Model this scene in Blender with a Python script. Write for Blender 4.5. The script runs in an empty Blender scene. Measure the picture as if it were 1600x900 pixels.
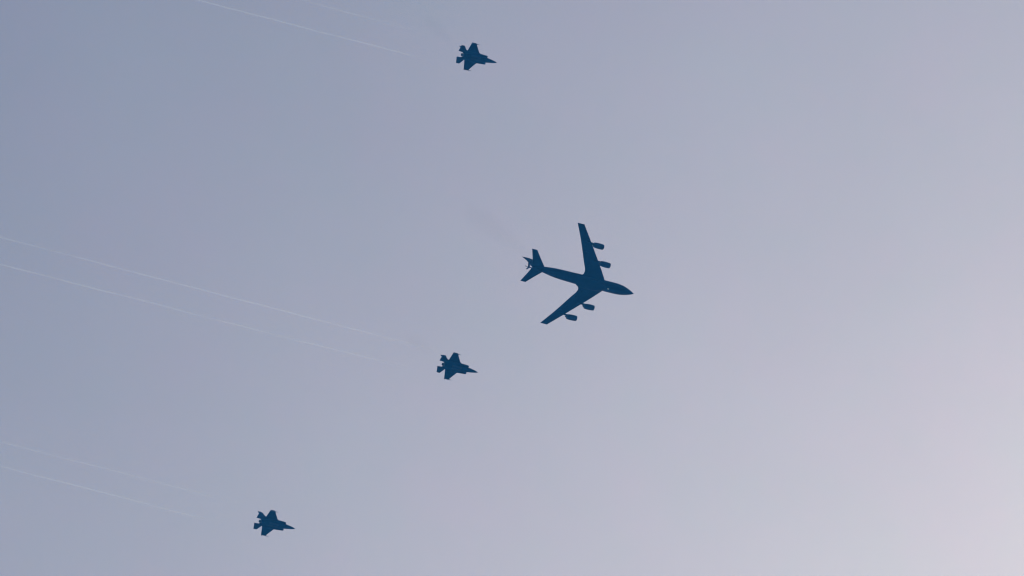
import bpy, bmesh, math, random
from mathutils import Matrix, Vector, noise

random.seed(7)
sc = bpy.context.scene
C = sc.collection
R = math.radians

# ---------------------------------------------------------------- camera
CAM_Z = 1.7
cd = bpy.data.cameras.new('camera')
cd.sensor_width = 36
cd.lens = 150.75
cd.clip_start = 0.5
cd.clip_end = 40000
cam = bpy.data.objects.new('camera', cd)
C.objects.link(cam)
cam.matrix_world = Matrix((
    (0.93796326, -0.25548342, -0.23442087, 0),
    (-0.326373, -0.87880233, -0.34811942, 0),
    (-0.11707087, 0.40303187, -0.90766719, CAM_Z),
    (0, 0, 0, 1)))
sc.camera = cam

# ---------------------------------------------------------------- sun and sky
SUN = Vector((0.632, 0.4866, 0.6032)).normalized()
SUN_EL = math.asin(SUN.z)
SUN_ROT = math.atan2(SUN.x, SUN.y)
sl = bpy.data.lights.new('sun', 'SUN')
sl.energy = 2.6
sl.angle = R(0.6)
sl.color = (1.0, 0.95, 0.88)
sun = bpy.data.objects.new('sun', sl)
C.objects.link(sun)
sun.rotation_euler = (-SUN).to_track_quat('-Z', 'Y').to_euler()

SKY_STRENGTH = 0.06
AUREOLE = (1.718, 1.746, 2.596)        # brightness of the hazy glow right round the sun
AUREOLE_FALL = 14.0                 # degrees in which the glow falls to 1/e
VEIL = (0.0119, 0.0214, 0.0817)
w = bpy.data.worlds.new('World')
sc.world = w
w.use_nodes = True
nt = w.node_tree
nt.nodes.clear()
N = nt.nodes.new
L = nt.links.new
out = N('ShaderNodeOutputWorld')
sky = N('ShaderNodeTexSky')
sky.sky_type = 'NISHITA'
sky.sun_disc = False
sky.sun_elevation = SUN_EL
sky.sun_rotation = SUN_ROT
sky.air_density = 1.0
sky.dust_density = 2.0
bg = N('ShaderNodeBackground')
bg.inputs['Strength'].default_value = SKY_STRENGTH
L(sky.outputs[0], bg.inputs['Color'])
tc = N('ShaderNodeTexCoord')
nrm = N('ShaderNodeVectorMath'); nrm.operation = 'NORMALIZE'
L(tc.outputs['Generated'], nrm.inputs[0])
dot = N('ShaderNodeVectorMath'); dot.operation = 'DOT_PRODUCT'
L(nrm.outputs[0], dot.inputs[0]); dot.inputs[1].default_value = SUN


def m(op, a, b=None, clamp=False):
    n = N('ShaderNodeMath'); n.operation = op; n.use_clamp = clamp
    for i, v in enumerate((a, b)):
        if v is None:
            continue
        if isinstance(v, (int, float)):
            n.inputs[i].default_value = v
        else:
            L(v, n.inputs[i])
    return n.outputs[0]


ang = m('ARCCOSINE', dot.outputs['Value'])
# thin high cloud: slow soft variation of how much sunlight the veil passes on
nz = N('ShaderNodeTexNoise'); nz.inputs['Scale'].default_value = 9.0
nz.inputs['Detail'].default_value = 5.0; nz.inputs['Roughness'].default_value = 0.55
L(nrm.outputs[0], nz.inputs['Vector'])
var = m('ADD', m('MULTIPLY', m('SUBTRACT', nz.outputs[0], 0.5), 0.30), 1.0)
glow = m('MULTIPLY', m('POWER', math.e, m('MULTIPLY', ang, -180 / math.pi / AUREOLE_FALL)), var)
bg2 = N('ShaderNodeBackground')
nz2 = N('ShaderNodeTexNoise'); nz2.inputs['Scale'].default_value = 34.0
nz2.inputs['Detail'].default_value = 9.0; nz2.inputs['Roughness'].default_value = 0.72
L(nrm.outputs[0], nz2.inputs['Vector'])
tint = N('ShaderNodeMix'); tint.data_type = 'RGBA'
tint.inputs['A'].default_value = (AUREOLE[0] * 0.955, AUREOLE[1] * 1.012, AUREOLE[2] * 0.985, 1)
tint.inputs['B'].default_value = (AUREOLE[0] * 1.045, AUREOLE[1] * 0.988, AUREOLE[2] * 1.015, 1)
rg = N('ShaderNodeMapRange')
rg.inputs['From Min'].default_value = 0.35; rg.inputs['From Max'].default_value = 0.65
L(nz2.outputs[0], rg.inputs['Value']); L(rg.outputs[0], tint.inputs['Factor'])
L(tint.outputs['Result'], bg2.inputs['Color'])
L(glow, bg2.inputs['Strength'])
bg3 = N('ShaderNodeBackground')
bg3.inputs['Color'].default_value = (*VEIL, 1)
bg3.inputs['Strength'].default_value = 1.0
add = N('ShaderNodeAddShader'); add2 = N('ShaderNodeAddShader')
L(bg.outputs[0], add.inputs[0]); L(bg2.outputs[0], add.inputs[1])
L(add.outputs[0], add2.inputs[0]); L(bg3.outputs[0], add2.inputs[1])
L(add2.outputs[0], out.inputs['Surface'])

sc.view_settings.view_transform = 'Standard'
sc.view_settings.look = 'None'
sc.view_settings.exposure = 0
sc.view_settings.gamma = 1
sc.cycles.use_denoising = True
sc.cycles.pixel_filter_type = 'BLACKMAN_HARRIS'
sc.cycles.filter_width = 1.2
sc.cycles.volume_bounces = 0
sc.cycles.max_bounces = 8
sc.cycles.transparent_max_bounces = 16


# ---------------------------------------------------------------- materials
def paint(name, col, rough=0.5, metal=0.0, var=0.18, scale=1.2):
    mt = bpy.data.materials.new(name)
    mt.use_nodes = True
    t = mt.node_tree
    b = t.nodes['Principled BSDF']
    b.inputs['Roughness'].default_value = rough
    b.inputs['Metallic'].default_value = metal
    b.inputs['Specular IOR Level'].default_value = 0.5 if rough < 0.2 else 0.12
    o = t.nodes.new('ShaderNodeTexCoord')
    n = t.nodes.new('ShaderNodeTexNoise')
    n.inputs['Scale'].default_value = scale
    n.inputs['Detail'].default_value = 6
    t.links.new(o.outputs['Object'], n.inputs['Vector'])
    r = t.nodes.new('ShaderNodeValToRGB')
    r.color_ramp.elements[0].position = 0.3
    r.color_ramp.elements[1].position = 0.7
    r.color_ramp.elements[0].color = (*[c * (1 - var) for c in col], 1)
    r.color_ramp.elements[1].color = (*[c * (1 + var) for c in col], 1)
    t.links.new(n.outputs[0], r.inputs[0])
    t.links.new(r.outputs[0], b.inputs['Base Color'])
    return mt


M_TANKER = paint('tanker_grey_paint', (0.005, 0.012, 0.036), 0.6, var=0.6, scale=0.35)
M_NACELLE = paint('nacelle_grey_paint', (0.05, 0.05, 0.10), 0.5, scale=1.5)
M_FIGHTER = paint('fighter_grey_paint', (0.006, 0.018, 0.045), 0.6, var=0.6, scale=1.0)
M_FIGHTER2 = paint('fighter_painted_sheen', (0.04, 0.04, 0.075), 0.5, scale=2.0)  # tailplanes' purplish sheen of light put into the base colour; bay doors share it
M_METAL = paint('burnt_metal', (0.12, 0.11, 0.11), 0.35, 0.9, scale=3.0)
M_DARK = paint('duct_black', (0.02, 0.02, 0.022), 0.7)
M_GLASS = paint('tinted_glass', (0.02, 0.022, 0.025), 0.05, 0.0)
M_WHITE = paint('missile_grey', (0.10, 0.11, 0.13), 0.45)
M_LAMP = bpy.data.materials.new('beacon_lamp')
M_LAMP.use_nodes = True
_b = M_LAMP.node_tree.nodes['Principled BSDF']
_b.inputs['Base Color'].default_value = (0.4, 0.5, 0.5, 1)
_b.inputs['Emission Color'].default_value = (0.75, 0.95, 1.0, 1)
_b.inputs['Emission Strength'].default_value = 0.12

# vapour: whitish mist that lets most of the sky through, thinnest where it is freshest
M_VAPOUR = bpy.data.materials.new('vapour')
M_VAPOUR.use_nodes = True
_t = M_VAPOUR.node_tree
_t.nodes.clear()
_o = _t.nodes.new('ShaderNodeOutputMaterial')
_tr = _t.nodes.new('ShaderNodeBsdfTransparent')
_di = _t.nodes.new('ShaderNodeBsdfDiffuse'); _di.inputs[0].default_value = (0.80, 0.90, 1.0, 1)
_tl = _t.nodes.new('ShaderNodeBsdfTranslucent'); _tl.inputs[0].default_value = (0.80, 0.90, 1.0, 1)
_as = _t.nodes.new('ShaderNodeMixShader'); _as.inputs[0].default_value = 0.85
_t.links.new(_di.outputs[0], _as.inputs[1]); _t.links.new(_tl.outputs[0], _as.inputs[2])
_mx = _t.nodes.new('ShaderNodeMixShader')
_at = _t.nodes.new('ShaderNodeAttribute'); _at.attribute_name = 'thickness'
_t.links.new(_at.outputs['Fac'], _mx.inputs[0])
_t.links.new(_tr.outputs[0], _mx.inputs[1]); _t.links.new(_as.outputs[0], _mx.inputs[2])
_t.links.new(_mx.outputs[0], _o.inputs['Surface'])


# ---------------------------------------------------------------- helpers
def obj(name, bm, mat, parent=None, smooth=True, angle=35):
    bmesh.ops.recalc_face_normals(bm, faces=bm.faces)
    me = bpy.data.meshes.new(name)
    bm.to_mesh(me); bm.free()
    if smooth:
        for p in me.polygons:
            p.use_smooth = True
        try:
            me.set_sharp_from_angle(angle=R(angle))
        except Exception:
            pass
    me.materials.append(mat)
    o = bpy.data.objects.new(name, me)
    C.objects.link(o)
    if parent:
        o.parent = parent
    return o


def thing(name, label, cat, group=None):
    o = bpy.data.objects.new(name, None)
    o.empty_display_size = 2
    C.objects.link(o)
    o['label'] = label; o['category'] = cat
    if group:
        o['group'] = group
    return o


def dup_child(o, parent):
    c = o.copy(); C.objects.link(c); c.parent = parent
    return c


def copy_tree(o, parent=None):
    c = o.copy(); C.objects.link(c); c.parent = parent
    for ch in list(o.children):
        copy_tree(ch, c)
    return c


def skin(bm, rings, cap0=True, cap1=True, flip=False):
    vr = [[bm.verts.new(p) for p in r] for r in rings]
    n = len(rings[0])
    for a, b in zip(vr, vr[1:]):
        for i in range(n):
            j = (i + 1) % n
            bm.faces.new((a[i], a[j], b[j], b[i]))
    if cap0:
        bm.faces.new(vr[0][::-1])
    if cap1:
        bm.faces.new(vr[-1])
    return bm


def cr(pts, k):
    """Catmull-Rom resampling of rows of numbers, k steps between rows."""
    o = []
    n = len(pts)
    for i in range(n - 1):
        p0 = pts[max(i - 1, 0)]; p1 = pts[i]; p2 = pts[i + 1]; p3 = pts[min(i + 2, n - 1)]
        for s in range(k):
            t = s / k
            o.append(tuple(0.5 * (2 * b + (c - a) * t + (2 * a - 5 * b + 4 * c - d) * t * t + (3 * b - a - 3 * c + d) * t ** 3)
                           for a, b, c, d in zip(p0, p1, p2, p3)))
    o.append(tuple(pts[-1]))
    return o


def body(stations, seg=28, k=3, yc=0.0):
    """Loft along x. station: x, half width, z bottom, z top, z of greatest width, exponent."""
    rings = []
    for x, hw, zb, zt, zm, e in (cr(stations, k) if k > 1 else stations):
        hw = max(hw, 0.01)
        r = []
        for i in range(seg):
            a = 2 * math.pi * i / seg
            ca, sa = math.cos(a), math.sin(a)
            y = math.copysign(abs(ca) ** (2 / e), ca) * hw
            h = (zt - zm) if sa > 0 else (zm - zb)
            z = zm + math.copysign(abs(sa) ** (2 / e), sa) * max(h, 0.005)
            r.append((x, yc + y, z))
        rings.append(r)
    return skin(bmesh.new(), rings)


AF = [(1, 0.0), (0.85, 0.22), (0.65, 0.62), (0.45, 0.95), (0.28, 1.0), (0.14, 0.82), (0.05, 0.5), (0.012, 0.24), (0, 0)]


def airfoil(xle, xte, tc, camber=0.0):
    """Loop of (x, dz) from trailing edge over the top and back beneath."""
    c = xle - xte
    up = [(xle - u * c, t * tc * c / 2 + camber * c * 4 * u * (1 - u)) for u, t in AF]
    lo = [(xle - u * c, -t * tc * c / 2 * 0.8 + camber * c * 4 * u * (1 - u)) for u, t in AF[::-1][1:-1]]
    te = [(xte, -0.012)]
    return up + lo + te


def wing(secs, side, vertical=False, camber=0.0):
    """secs: y, x leading, x trailing, z, thickness ratio. vertical: secs are z, xle, xte, y, tc."""
    rings = []
    for s, xl, xt, q, tc in secs:
        if vertical:
            rings.append([(x, (q + d) * side, s) for x, d in airfoil(xl, xt, tc)])
        else:
            rings.append([(x, s * side, q + d) for x, d in airfoil(xl, xt, tc, camber)])
    return skin(bmesh.new(), rings)


def round_tip(secs, dy, dz=0.0):
    """add a small rounding section outboard of the last one"""
    y, xl, xt, z, tc = secs[-1]
    c = xl - xt
    return secs + [(y + dy, xl - 0.07 * dy, xt - 0.02 * c * dy, z + dz, tc * 0.35)]


def lathe(prof, seg=24, yc=0, zc=0, caps=True):
    rings = []
    for x, r in prof:
        rings.append([(x, yc + r * math.cos(2 * math.pi * i / seg), zc + r * math.sin(2 * math.pi * i / seg)) for i in range(seg)])
    return skin(bmesh.new(), rings, caps, caps)


def tube_pts(pts, rad, seg=8):
    """tube along 3-D points with radius per point"""
    rings = []
    for i, p in enumerate(pts):
        a = Vector(pts[max(i - 1, 0)]); b = Vector(pts[min(i + 1, len(pts) - 1)])
        d = (b - a).normalized()
        u = d.cross(Vector((0, 0, 1)))
        if u.length < 1e-3:
            u = Vector((0, 1, 0))
        u.normalize(); v = d.cross(u)
        r = rad[i] if isinstance(rad, (list, tuple)) else rad
        rings.append([Vector(p) + (u * math.cos(2 * math.pi * k / seg) + v * math.sin(2 * math.pi * k / seg)) * r for k in range(seg)])
    return rings


# ---------------------------------------------------------------- the ground far below
bm = bmesh.new()
G = 6000
n = 24
vs = [[bm.verts.new((-G + 2 * G * i / n, -G + 2 * G * j / n, 0)) for j in range(n + 1)] for i in range(n + 1)]
for i in range(n):
    for j in range(n):
        bm.faces.new((vs[i][j], vs[i + 1][j], vs[i + 1][j + 1], vs[i][j + 1]))
ground = obj('ground', bm, paint('dry_grass', (0.035, 0.05, 0.025), 0.95, var=0.4, scale=0.02), smooth=False)
ground['kind'] = 'structure'


# ---------------------------------------------------------------- tanker aircraft
def make_tanker():
    t = thing('tanker_aircraft', 'large dark four-engined tanker aircraft with swept wings, biggest of the aircraft in the sky', 'aeroplane')
    fus = obj('fuselage', body([
        (0.0, 0.06, -0.55, -0.4, -0.48, 2), (-0.35, 0.25, -0.75, -0.15, -0.45, 2), (-1.3, 0.72, -1.15, 0.4, -0.35, 2), (-2.7, 1.22, -1.6, 1.25, -0.15, 2),
        (-4.2, 1.62, -1.88, 1.95, 0, 2), (-6.0, 1.86, -2.0, 2.1, 0.1, 2), (-8.2, 1.93, -2.02, 2.15, 0.1, 2),
        (-12, 1.93, -2.02, 2.15, 0.1, 2), (-20, 1.92, -2.02, 2.15, 0.1, 2), (-23, 1.84, -1.95, 2.15, 0.1, 2),
        (-27, 1.76, -1.55, 2.12, 0.25, 2), (-30.3, 1.58, -0.95, 2.05, 0.5, 2), (-33.9, 1.06, -0.15, 1.9, 0.8, 2),
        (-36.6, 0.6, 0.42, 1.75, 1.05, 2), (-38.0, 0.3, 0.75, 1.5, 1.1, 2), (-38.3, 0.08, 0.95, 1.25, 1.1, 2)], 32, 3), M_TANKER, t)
    for s in (-1, 1):
        for (x0, x1, y0, y1, za, zb) in ((-2.55, -3.0, 0.12, 0.62, 1.18, 1.62), (-2.75, -3.45, 0.68, 1.05, 1.05, 1.5), (-3.5, -4.1, 1.12, 1.3, 1.0, 1.45)):
            b = bmesh.new()
            q = [b.verts.new(p) for p in ((x0, y0 * s, za), (x1 + .15, y1 * s, za), (x1 - .1, y1 * s * .94, zb), (x0 - .25, y0 * s, zb),
                                          (x0 - .3, y0 * s, za), (x1 - .1, y1 * s * .8, za), (x1 - .3, y1 * s * .75, zb), (x0 - .5, y0 * s, zb))]
            for f in ((0, 1, 2, 3), (7, 6, 5, 4), (0, 4, 5, 1), (1, 5, 6, 2), (2, 6, 7, 3), (3, 7, 4, 0)):
                b.faces.new([q[k] for k in f])
            obj('cockpit_window', b, M_GLASS, fus, smooth=False)
    obj('beacon', lathe([(-10.35, 0.02), (-10.3, 0.12), (-10.1, 0.2), (-9.9, 0.2), (-9.7, 0.12), (-9.65, 0.02)], 12, 0.0, -2.02), M_LAMP, fus)
    # boom operator's pod beneath the tail
    obj('boom_operator_pod', body([(-29.6, 0.1, -1.12, -0.9, -1.0, 2), (-30.6, 0.5, -1.35, -0.4, -0.8, 2), (-32.2, 0.62, -1.15, 0, -0.6, 2), (-33.6, 0.45, -0.75, 0.2, -0.3, 2), (-34.6, 0.1, -0.2, 0.1, 0.0, 2)], 16, 3), M_TANKER, fus)
    obj('belly_fairing', body([(-10.8, 0.3, -2.1, -1.2, -1.6, 2.4), (-12.4, 1.7, -2.3, -0.6, -1.4, 2.6), (-15, 2.15, -2.42, -0.4, -1.4, 2.8), (-18.5, 2.2, -2.42, -0.4, -1.4, 2.8), (-20.6, 1.9, -2.3, -0.8, -1.5, 2.6), (-22.6, 0.4, -2.05, -1.2, -1.7, 2.4)], 24, 3), M_TANKER, t)

    z = lambda y: -1.2 + 0.125 * y
    W = [(1.0, -11.05, -21.6), (1.8, -11.5, -21.4), (2.35, -11.9, -20.5), (2.9, -12.3, -20.08), (3.7, -12.85, -19.98), (4.5, -13.45, -20.15), (5.3, -14.0, -20.5), (6.6, -15.0, -21.2),
         (8.2, -16.22, -21.98), (11.4, -18.72, -23.5), (14.7, -21.3, -25.15), (17.4, -23.45, -26.63), (19.75, -25.35, -27.95)]
    secs = [(y, a, b, z(y), 0.13 - 0.045 * y / 20) for y, a, b in W]
    for s in (-1, 1):
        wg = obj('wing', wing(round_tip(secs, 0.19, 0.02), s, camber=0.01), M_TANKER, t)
        for (y, xa) in ((6.4, -20.2), (10.6, -22.3), (12.9, -23.6), (3.9, -19.4)):
            obj('flap_track_fairing', body([(xa + 1.6, 0.03, -0.08 + z(y), z(y), z(y) - .03, 2), (xa + 1, 0.12, z(y) - 0.42, z(y), z(y) - .15, 2), (xa, 0.13, z(y) - 0.42, z(y) + .05, z(y) - .15, 2), (xa - 0.55, 0.03, z(y) - .12, z(y), z(y) - .05, 2)], 10, 2, y * s), M_TANKER, wg)
    # engines
    ne = None
    for (ye, xf, ze, L_) in ((8.42, -12.35, -1.75, 1.0), (14.2, -16.7, -0.85, 1.0)):
        for s in (-1, 1):
            if ne is None:
                ne = obj('engine_nacelle', lathe([(-0.5, 0.66), (-0.12, 0.74), (0.0, 0.84), (-0.08, 0.91), (-0.4, 0.97), (-1.2, 1.03), (-2.2, 1.03), (-3.0, 0.97), (-3.6, 0.86), (-3.62, 0.78), (-2.9, 0.74)], 28, caps=False), M_NACELLE, t)
                obj('engine_core', lathe([(-2.7, 0.55), (-3.4, 0.58), (-3.85, 0.46), (-4.15, 0.36), (-4.12, 0.28), (-3.9, 0.26), (-4.3, 0.12), (-4.5, 0.01)], 20), M_METAL, ne)
                obj('fan_spinner', lathe([(-0.1, 0.01), (-0.25, 0.12), (-0.5, 0.22), (-0.6, 0.22)], 16), M_METAL, ne)
                b = skin(bmesh.new(), [[(x, r * math.cos(2 * math.pi * i / 48), r * math.sin(2 * math.pi * i / 48)) for i in range(48) for r in [rr * (1 if i % 2 else 0.94)]] for x, rr in ((-0.56, 0.2), (-0.58, 0.72), (-0.8, 0.74))])
                obj('fan_blades', b, M_DARK, ne, smooth=False)
                nac = ne
            else:
                nac = copy_tree(ne, t)
            nac.location = (xf, ye * s, ze)
            nac.rotation_euler = (0, R(-1.5), R(-1.5 * s))
            zw = z(ye)
            xle = -16.4 if ye < 10 else -20.9
            P = []
            for zz, xa, xb, hw in ((ze + 0.55, xf - 1.6, xf - 4.0, 0.17), (ze + 0.95, xf - 1.5, xle - 1.6, 0.2), (zw - 0.02, xf - 2.7, xle - 2.6, 0.2), (zw + 0.22, xle + 0.15, xle - 1.0, 0.15)):
                P.append([(xa, ye * s, zz), (xa - 0.5, (ye + hw) * s, zz), (xb + 0.7, (ye + hw) * s, zz), (xb, ye * s, zz), (xb + 0.7, (ye - hw) * s, zz), (xa - 0.5, (ye - hw) * s, zz)])
            obj('engine_pylon', skin(bmesh.new(), P), M_TANKER, t)
    # tailplanes
    T = [(0.3, -33.3, -38.3), (1.0, -33.85, -38.32), (3.6, -36.1, -39.25), (6.25, -38.3, -40.3)]
    for s in (-1, 1):
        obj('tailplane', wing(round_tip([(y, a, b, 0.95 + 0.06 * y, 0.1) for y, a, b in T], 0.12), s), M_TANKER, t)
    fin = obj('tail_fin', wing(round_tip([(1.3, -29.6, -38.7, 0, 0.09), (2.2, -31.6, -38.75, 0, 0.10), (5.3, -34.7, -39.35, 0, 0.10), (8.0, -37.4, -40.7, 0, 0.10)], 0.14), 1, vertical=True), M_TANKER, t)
    obj('aerial', lathe([(-35.7, 0.02), (-36.2, 0.06), (-37.9, 0.09), (-38.2, 0.02)], 8, 0, 7.95), M_METAL, fin)
    # refuelling boom
    boom = bmesh.new()
    skin(boom, tube_pts([(-31.5, 0, -1.05), (-34, 0, -0.9), (-36.5, 0, -0.68), (-39.0, 0, -0.42), (-39.9, 0, -0.3)], [0.16, 0.2, 0.2, 0.19, 0.15], 12))
    bo = obj('refuelling_boom', boom, M_TANKER, t)
    tp = bmesh.new()
    skin(tp, tube_pts([(-39.85, 0, -0.31), (-40.55, 0, -0.12), (-40.6, 0, -0.1), (-40.95, 0, 0.0)], [0.09, 0.09, 0.15, 0.12], 10))
    obj('boom_nozzle', tp, M_METAL, bo)
    for s in (-1, 1):
        b = bmesh.new()
        rings = []
        for u, xl, xt in ((0.05, -39.25, -40.0), (0.9, -39.42, -40.08), (1.75, -39.6, -40.15)):
            yy = u * 0.80; zz = -0.36 + u * 0.62
            rings.append([(x, (yy - d * 0.62) * s, zz + d * 0.78) for x, d in airfoil(xl, xt, 0.16)])
        skin(b, rings)
        obj('ruddevator', b, M_TANKER, bo)
    return t


tk = make_tanker()
tk.location = (394.42, 513.18, 1366.15)
tk.rotation_euler = (0, R(-3.0), 0)


# ---------------------------------------------------------------- fighter jets
def make_fighter():
    t = thing('fighter_jet', 'dark fighter jet', 'fighter jet', 'fighter jets flying in formation with the tanker')
    fus = obj('fuselage', body([
        (0.0, 0.06, -0.33, -0.22, -0.27, 2), (-0.35, 0.2, -0.44, -0.08, -0.26, 2), (-1.0, 0.39, -0.55, 0.08, -0.22, 2.0), (-2.4, 0.67, -0.72, 0.5, -0.1, 2.0),
        (-4.1, 0.93, -0.85, 0.8, 0.0, 2.1), (-5.6, 1.12, -0.92, 0.95, 0.0, 2.2), (-7.5, 1.3, -0.98, 1.0, 0.0, 2.3),
        (-10.0, 1.35, -0.98, 0.9, 0.0, 2.4), (-12.0, 1.05, -0.85, 0.72, -0.02, 2.3), (-13.2, 0.66, -0.66, 0.62, -0.02, 2.0), (-13.4, 0.6, -0.6, 0.58, -0.02, 2.0)], 28, 3), M_FIGHTER, t)
    obj('canopy', body([(-2.5, 0.03, 0.4, 0.5, 0.45, 2), (-3.1, 0.34, 0.4, 0.88, 0.5, 2), (-3.9, 0.44, 0.5, 1.2, 0.6, 2), (-4.8, 0.42, 0.55, 1.22, 0.65, 2), (-5.6, 0.3, 0.6, 1.05, 0.7, 2), (-6.2, 0.05, 0.7, 0.9, 0.8, 2)], 18, 3), M_GLASS, fus)
    obj('sensor_window', body([(-1.7, 0.04, -0.7, -0.6, -0.64, 2), (-1.95, 0.16, -0.82, -0.55, -0.66, 3), (-2.3, 0.17, -0.86, -0.55, -0.68, 3), (-2.55, 0.05, -0.78, -0.6, -0.7, 2)], 10, 1), M_GLASS, fus)
    for s in (-1, 1):
        # air duct shoulder from the raked intake lip back to the tail
        d = [(-4.2, 0.80, 1.62, -0.62, 0.32), (-4.9, 0.75, 1.72, -0.72, 0.46), (-6.2, 0.7, 1.78, -0.78, 0.52), (-7.6, 0.6, 1.86, -0.8, 0.52), (-10, 0.5, 1.88, -0.74, 0.46),
             (-11.8, 0.5, 1.84, -0.55, 0.36), (-12.5, 0.55, 1.72, -0.38, 0.28), (-13.2, 0.6, 1.35, -0.28, 0.22), (-13.95, 0.72, 1.1, -0.16, 0.12)]
        rings = []
        for x, ya, yb, za, zb in d:
            yc, hw, zc, hh = (ya + yb) / 2, (yb - ya) / 2, (za + zb) / 2, (zb - za) / 2
            r = []
            for i in range(20):
                a = 2 * math.pi * i / 20
                ca, sa = math.cos(a), math.sin(a)
                yy = yc + math.copysign(abs(ca) ** 0.55, ca) * hw
                zz = zc + math.copysign(abs(sa) ** 0.55, sa) * hh
                xx = x + (0.12 * (yy - yc) + 0.08 * sa if x == -4.2 else 0)
                r.append((xx, yy * s, zz))
            rings.append(r)
        duct = obj('air_intake', skin(bmesh.new(), rings, cap0=False), M_FIGHTER, t)
        inner = [[(p[0] - dx, (1.16 * s + (p[1] - 1.16 * s) * k), (-0.15 + (p[2] + 0.15) * k)) for p in rings[0]] for dx, k in ((0.0, 0.93), (0.7, 0.8))]
        obj('duct', skin(bmesh.new(), inner, cap0=False), M_DARK, duct)
        wsec = [(1.2, -6.3, -12.6, 0.05, 0.05), (1.75, -6.85, -12.47, 0.05, 0.05), (2.15, -7.66, -12.38, 0.05, 0.055), (3.6, -8.7, -12.0, 0.04, 0.05), (5.26, -9.86, -11.62, 0.0, 0.045)]
        wg = obj('wing', wing(round_tip(wsec, 0.08), s), M_FIGHTER, t)
        # leading edge strip, a little proud of the skin
        tsec = [(1.1, -12.1, -13.95, 0.0, 0.07), (1.85, -12.72, -15.6, 0.0, 0.05), (3.42, -13.95, -15.32, 0.0, 0.045)]
        tsec = [(0.95, -12.2, -13.95, 0.0, 0.07), (1.1, -12.25, -15.78, 0.0, 0.05), (1.85, -12.72, -15.66, 0.0, 0.05), (3.42, -13.95, -15.32, 0.0, 0.045)]
        obj('tailplane', wing(round_tip(tsec, 0.08), s), M_FIGHTER2, t)
        fs = [(0.25, -10.6, -13.9, 1.25, 0.06), (1.0, -11.4, -14.1, 1.5, 0.055), (2.9, -13.5, -14.95, 2.38, 0.05)]
        obj('tail_fin', wing(round_tip(fs, 0.07), s, vertical=True), M_FIGHTER, t)
        # missile on its pylon close to the wing tip
        ms = obj('missile', lathe([(-8.66, 0.02), (-8.8, 0.06), (-9.05, 0.085), (-11.6, 0.085), (-11.7, 0.05)], 12, 5.1 * s, -0.33), M_WHITE, t)
        for a in range(4):
            an = math.pi / 4 + a * math.pi / 2
            for x0, x1, sp in ((-9.5, -9.75, 0.22), (-11.2, -11.65, 0.3)):
                b = bmesh.new()
                ce, sn = math.cos(an), math.sin(an)
                q = []
                for o_ in (-0.008, 0.008):
                    for x, r in ((x0, 0.07), (x1, 0.07), (x1, sp), (x1 + (x0 - x1) * .35, sp)):
                        q.append(b.verts.new((x, 5.1 * s + r * ce - o_ * sn, -0.33 + r * sn + o_ * ce)))
                for f in ((0, 1, 2, 3), (7, 6, 5, 4), (0, 4, 5, 1), (1, 5, 6, 2), (2, 6, 7, 3), (3, 7, 4, 0)):
                    b.faces.new([q[k] for k in f])
                obj('missile_fin', b, M_WHITE, ms, smooth=False)
        P = [[(xa, 5.1 * s, zz), (xa - .4, (5.1 + hw) * s, zz), (xb + .3, (5.1 + hw) * s, zz), (xb, 5.1 * s, zz), (xb + .3, (5.1 - hw) * s, zz), (xa - .4, (5.1 - hw) * s, zz)]
             for zz, xa, xb, hw in ((-0.27, -9.5, -11.4, 0.04), (-0.1, -9.7, -11.4, 0.05), (0.0, -10.1, -11.3, 0.05))]
        obj('missile_pylon', skin(bmesh.new(), P), M_FIGHTER, t)
        # weapons bay door outline: a shallow raised panel with sawtooth ends
        b = bmesh.new()
        lo = [(-6.9, 0.12), (-6.7, 0.35), (-6.95, 0.62), (-6.9, 0.8), (-10.6, 0.82), (-10.75, 0.55), (-10.5, 0.33), (-10.7, 0.12)]
        top = [b.verts.new((x, y * s, -0.86)) for x, y in lo]
        bot = [b.verts.new((x, y * s, -1.0 + 0.06 * (y > .5))) for x, y in lo]
        for i in range(8):
            j = (i + 1) % 8
            b.faces.new((top[i], top[j], bot[j], bot[i]))
        b.faces.new(bot); b.faces.new(top[::-1])
        obj('weapon_bay_door', b, M_FIGHTER2, fus, smooth=False)
    # engine nozzle of overlapping petals
    nz_ = obj('exhaust_nozzle', lathe([(-13.1, 0.60), (-13.4, 0.60), (-13.8, 0.56), (-14.25, 0.46), (-14.27, 0.42), (-13.6, 0.42), (-13.3, 0.1)], 30, 0, -0.02, caps=False), M_METAL, t)
    for i in range(15):
        a = 2 * math.pi * i / 15
        b = bmesh.new()
        q = []
        for x, r, hw in ((-13.42, 0.60, 0.10), (-13.8, 0.56, 0.095), (-14.3, 0.45, 0.06)):
            for rr in (r + 0.02, r - 0.015):
                for o_ in (-hw, hw):
                    q.append(b.verts.new((x, rr * math.cos(a) - o_ * math.sin(a), -0.02 + rr * math.sin(a) + o_ * math.cos(a))))
        for k in (0, 4):
            for f in ((0, 1, 5, 4), (2, 6, 7, 3), (0, 4, 6, 2), (1, 3, 7, 5)):
                b.faces.new([q[k + c] for c in f])
        b.faces.new([q[c] for c in (0, 2, 3, 1)]); b.faces.new([q[c] for c in (8, 9, 11, 10)])
        obj('nozzle_petal', b, M_METAL, nz_, smooth=False)
    return t


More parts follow.
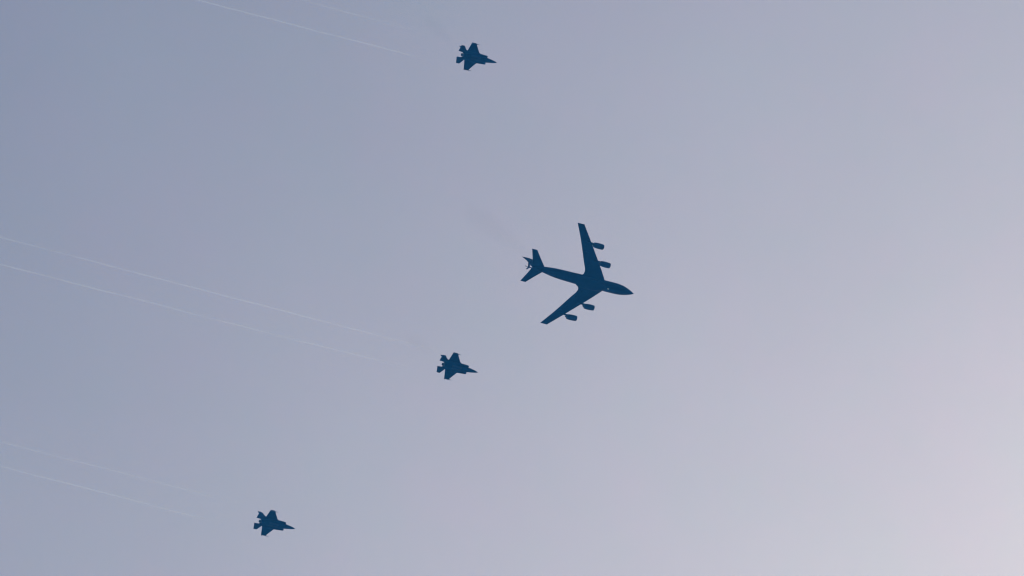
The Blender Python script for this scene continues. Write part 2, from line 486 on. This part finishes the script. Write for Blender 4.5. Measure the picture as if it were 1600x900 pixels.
proto = make_fighter()
fighters = [
    ((342.86, 477.63, 1466.13), (-6.17, -10.74, 0.51), 'dark twin-finned fighter jet highest in the sky, alone near the top edge of the photo'),
    ((361.86, 574.25, 1407.28), (-5.11, -9.82, 1.96), 'dark twin-finned fighter jet closest behind the big tanker, middle of the three fighters'),
    ((314.94, 647.82, 1396.18), (-1.2, -10.69, 2.33), 'dark twin-finned fighter jet lowest and farthest left of the three, near the bottom edge'),
]
fj = []
for i, (loc, rot, lab) in enumerate(fighters):
    o = proto if i == 0 else copy_tree(proto)
    o.location = loc
    o.rotation_euler = [R(a) for a in rot]
    o['label'] = lab
    fj.append(o)

# ---------------------------------------------------------------- vapour trails
# start at the wing tip, sideways drift at the start and 200 m back, length, where it appears, strength, label
trails = [
    ((332.27, 472.25, 1464.79), 1.2, 4.9, 330, 13, 0.60, 'upper of two thin white vapour trails behind the topmost fighter jet'),
    ((332.39, 482.85, 1463.67), -0.3, 4.9, 330, 8, 0.95, 'lower, brighter vapour trail of the pair behind the topmost fighter jet'),
    ((351.41, 568.59, 1406.02), 1.2, 2.6, 330, 6, 1.0, 'upper of the two long vapour trails behind the middle fighter jet, reaching the left edge'),
    ((351.21, 579.21, 1405.08), -0.5, 1.8, 330, 8, 0.85, 'lower of the two long vapour trails behind the middle fighter jet'),
    ((304.65, 642.06, 1394.24), 0.6, 0.2, 330, 12, 0.65, 'upper, fainter vapour trail behind the lowest fighter jet at bottom left'),
    ((304.19, 652.71, 1394.35), -0.6, -1.1, 330, 12, 0.95, 'lower, bluish white vapour trail behind the lowest fighter jet at bottom left'),
]
for ti, (st, o0, o1, ln, gap, amp, lab) in enumerate(trails):
    pts, rad, alp = [], [], []
    d = gap
    while d < ln:
        wob = 0.22 * noise.noise(Vector((d / 22, ti * 9.1, 0))) + 0.08 * noise.noise(Vector((d / 6, ti * 9.1, 4)))
        wz = 0.2 * noise.noise(Vector((d / 25, ti * 5.3, 8)))
        pts.append((st[0] - d, st[1] + o0 + (o1 - o0) * d / 200 + wob, st[2] + wz))
        g = 0.75 + 0.7 * noise.noise(Vector((d / 14, ti * 3.7, 2))) + 0.35 * noise.noise(Vector((d / 4, ti * 3.7, 5)))
        rise = min(1.0, (d - gap) / 26)
        end = min(1.0, (ln - d) / 60)
        rad.append(0.21 + 0.06 * min(1, d / 120) + 0.04 * noise.noise(Vector((d / 5, ti * 2.1, 7))))
        alp.append(max(0.02, min(1, g)) * amp * (0.15 + 0.85 * rise) * end * (1 if d > gap + 1 else 0))
        d += 1.0
    SEG = 8
    b = bmesh.new()
    skin(b, tube_pts(pts, rad, SEG))
    o = obj('vapour_trail', b, M_VAPOUR)
    at = o.data.attributes.new('thickness', 'FLOAT', 'POINT')
    for k, v in enumerate(at.data):
        v.value = min(0.9, 0.10 * alp[k // SEG])
    o['label'] = lab
    o['category'] = 'vapour trail'
    o['group'] = 'vapour trails behind the fighter jets'

# ---------------------------------------------------------------- aircraft shadows in the haze, modelled as dark absorbing volumes
M_SHADOW_VOL = bpy.data.materials.new('shadow_volume')
M_SHADOW_VOL.use_nodes = True
_t = M_SHADOW_VOL.node_tree
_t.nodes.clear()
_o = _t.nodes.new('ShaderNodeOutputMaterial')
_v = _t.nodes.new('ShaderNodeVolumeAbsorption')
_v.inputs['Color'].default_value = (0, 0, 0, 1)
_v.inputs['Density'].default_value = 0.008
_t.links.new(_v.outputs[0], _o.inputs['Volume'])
M_THIN_SHADOW_VOL = M_SHADOW_VOL.copy()
M_THIN_SHADOW_VOL.name = 'thin_shadow_volume'
M_THIN_SHADOW_VOL.node_tree.nodes['Volume Absorption'].inputs['Density'].default_value = 0.0048
shadow_streaks = [((358.5, 513.2, 1370.5), (-29.0, -9.5, 10.5), 0.8, 5.5, 'faint dark shadow in the haze running up and left from the tail of the big tanker'),
          ((327.0, 476.5, 1466.6), (-14.0, -6.0, 6.5), 0.4, 3.4, 'faint dark shadow in the haze up and left of the topmost fighter jet'),
          ((346.0, 573.0, 1408.0), (-12.0, -3.5, 3.5), 0.4, 2.8, 'faint dark shadow in the haze just up and left of the middle fighter jet')]
for a, dv, r0, r1, lab in shadow_streaks:
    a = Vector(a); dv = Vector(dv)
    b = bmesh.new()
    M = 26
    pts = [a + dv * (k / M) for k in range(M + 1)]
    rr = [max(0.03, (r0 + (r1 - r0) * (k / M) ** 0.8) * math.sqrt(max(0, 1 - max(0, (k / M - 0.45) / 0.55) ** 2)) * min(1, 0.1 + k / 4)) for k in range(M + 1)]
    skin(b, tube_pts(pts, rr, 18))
    o = obj('haze_shadow', b, M_THIN_SHADOW_VOL if r1 > 4 else M_SHADOW_VOL)
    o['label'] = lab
    o['category'] = 'shadow_volume'
    o['group'] = 'faint shadows in the haze behind the aircraft'

# ---------------------------------------------------------------- air between the ground and the aircraft
HAZE_DENSITY = 0.00027
hm = bpy.data.materials.new('haze')
hm.use_nodes = True
t = hm.node_tree
t.nodes.clear()
ho = t.nodes.new('ShaderNodeOutputMaterial')
pv = t.nodes.new('ShaderNodeVolumePrincipled')
pv.inputs['Color'].default_value = (0.03, 0.285, 1.0, 1)
pv.inputs['Absorption Color'].default_value = (1, 1, 1, 1)
pv.inputs['Density'].default_value = HAZE_DENSITY
pv.inputs['Anisotropy'].default_value = 0.0
t.links.new(pv.outputs[0], ho.inputs['Volume'])
bm = bmesh.new()
bmesh.ops.create_cube(bm, size=1)
for v in bm.verts:
    v.co = (v.co.x * (2 * G + 20), v.co.y * (2 * G + 20), -1 if v.co.z < 0 else 1495)
hz = obj('haze', bm, hm, smooth=False)
hz['kind'] = 'stuff'
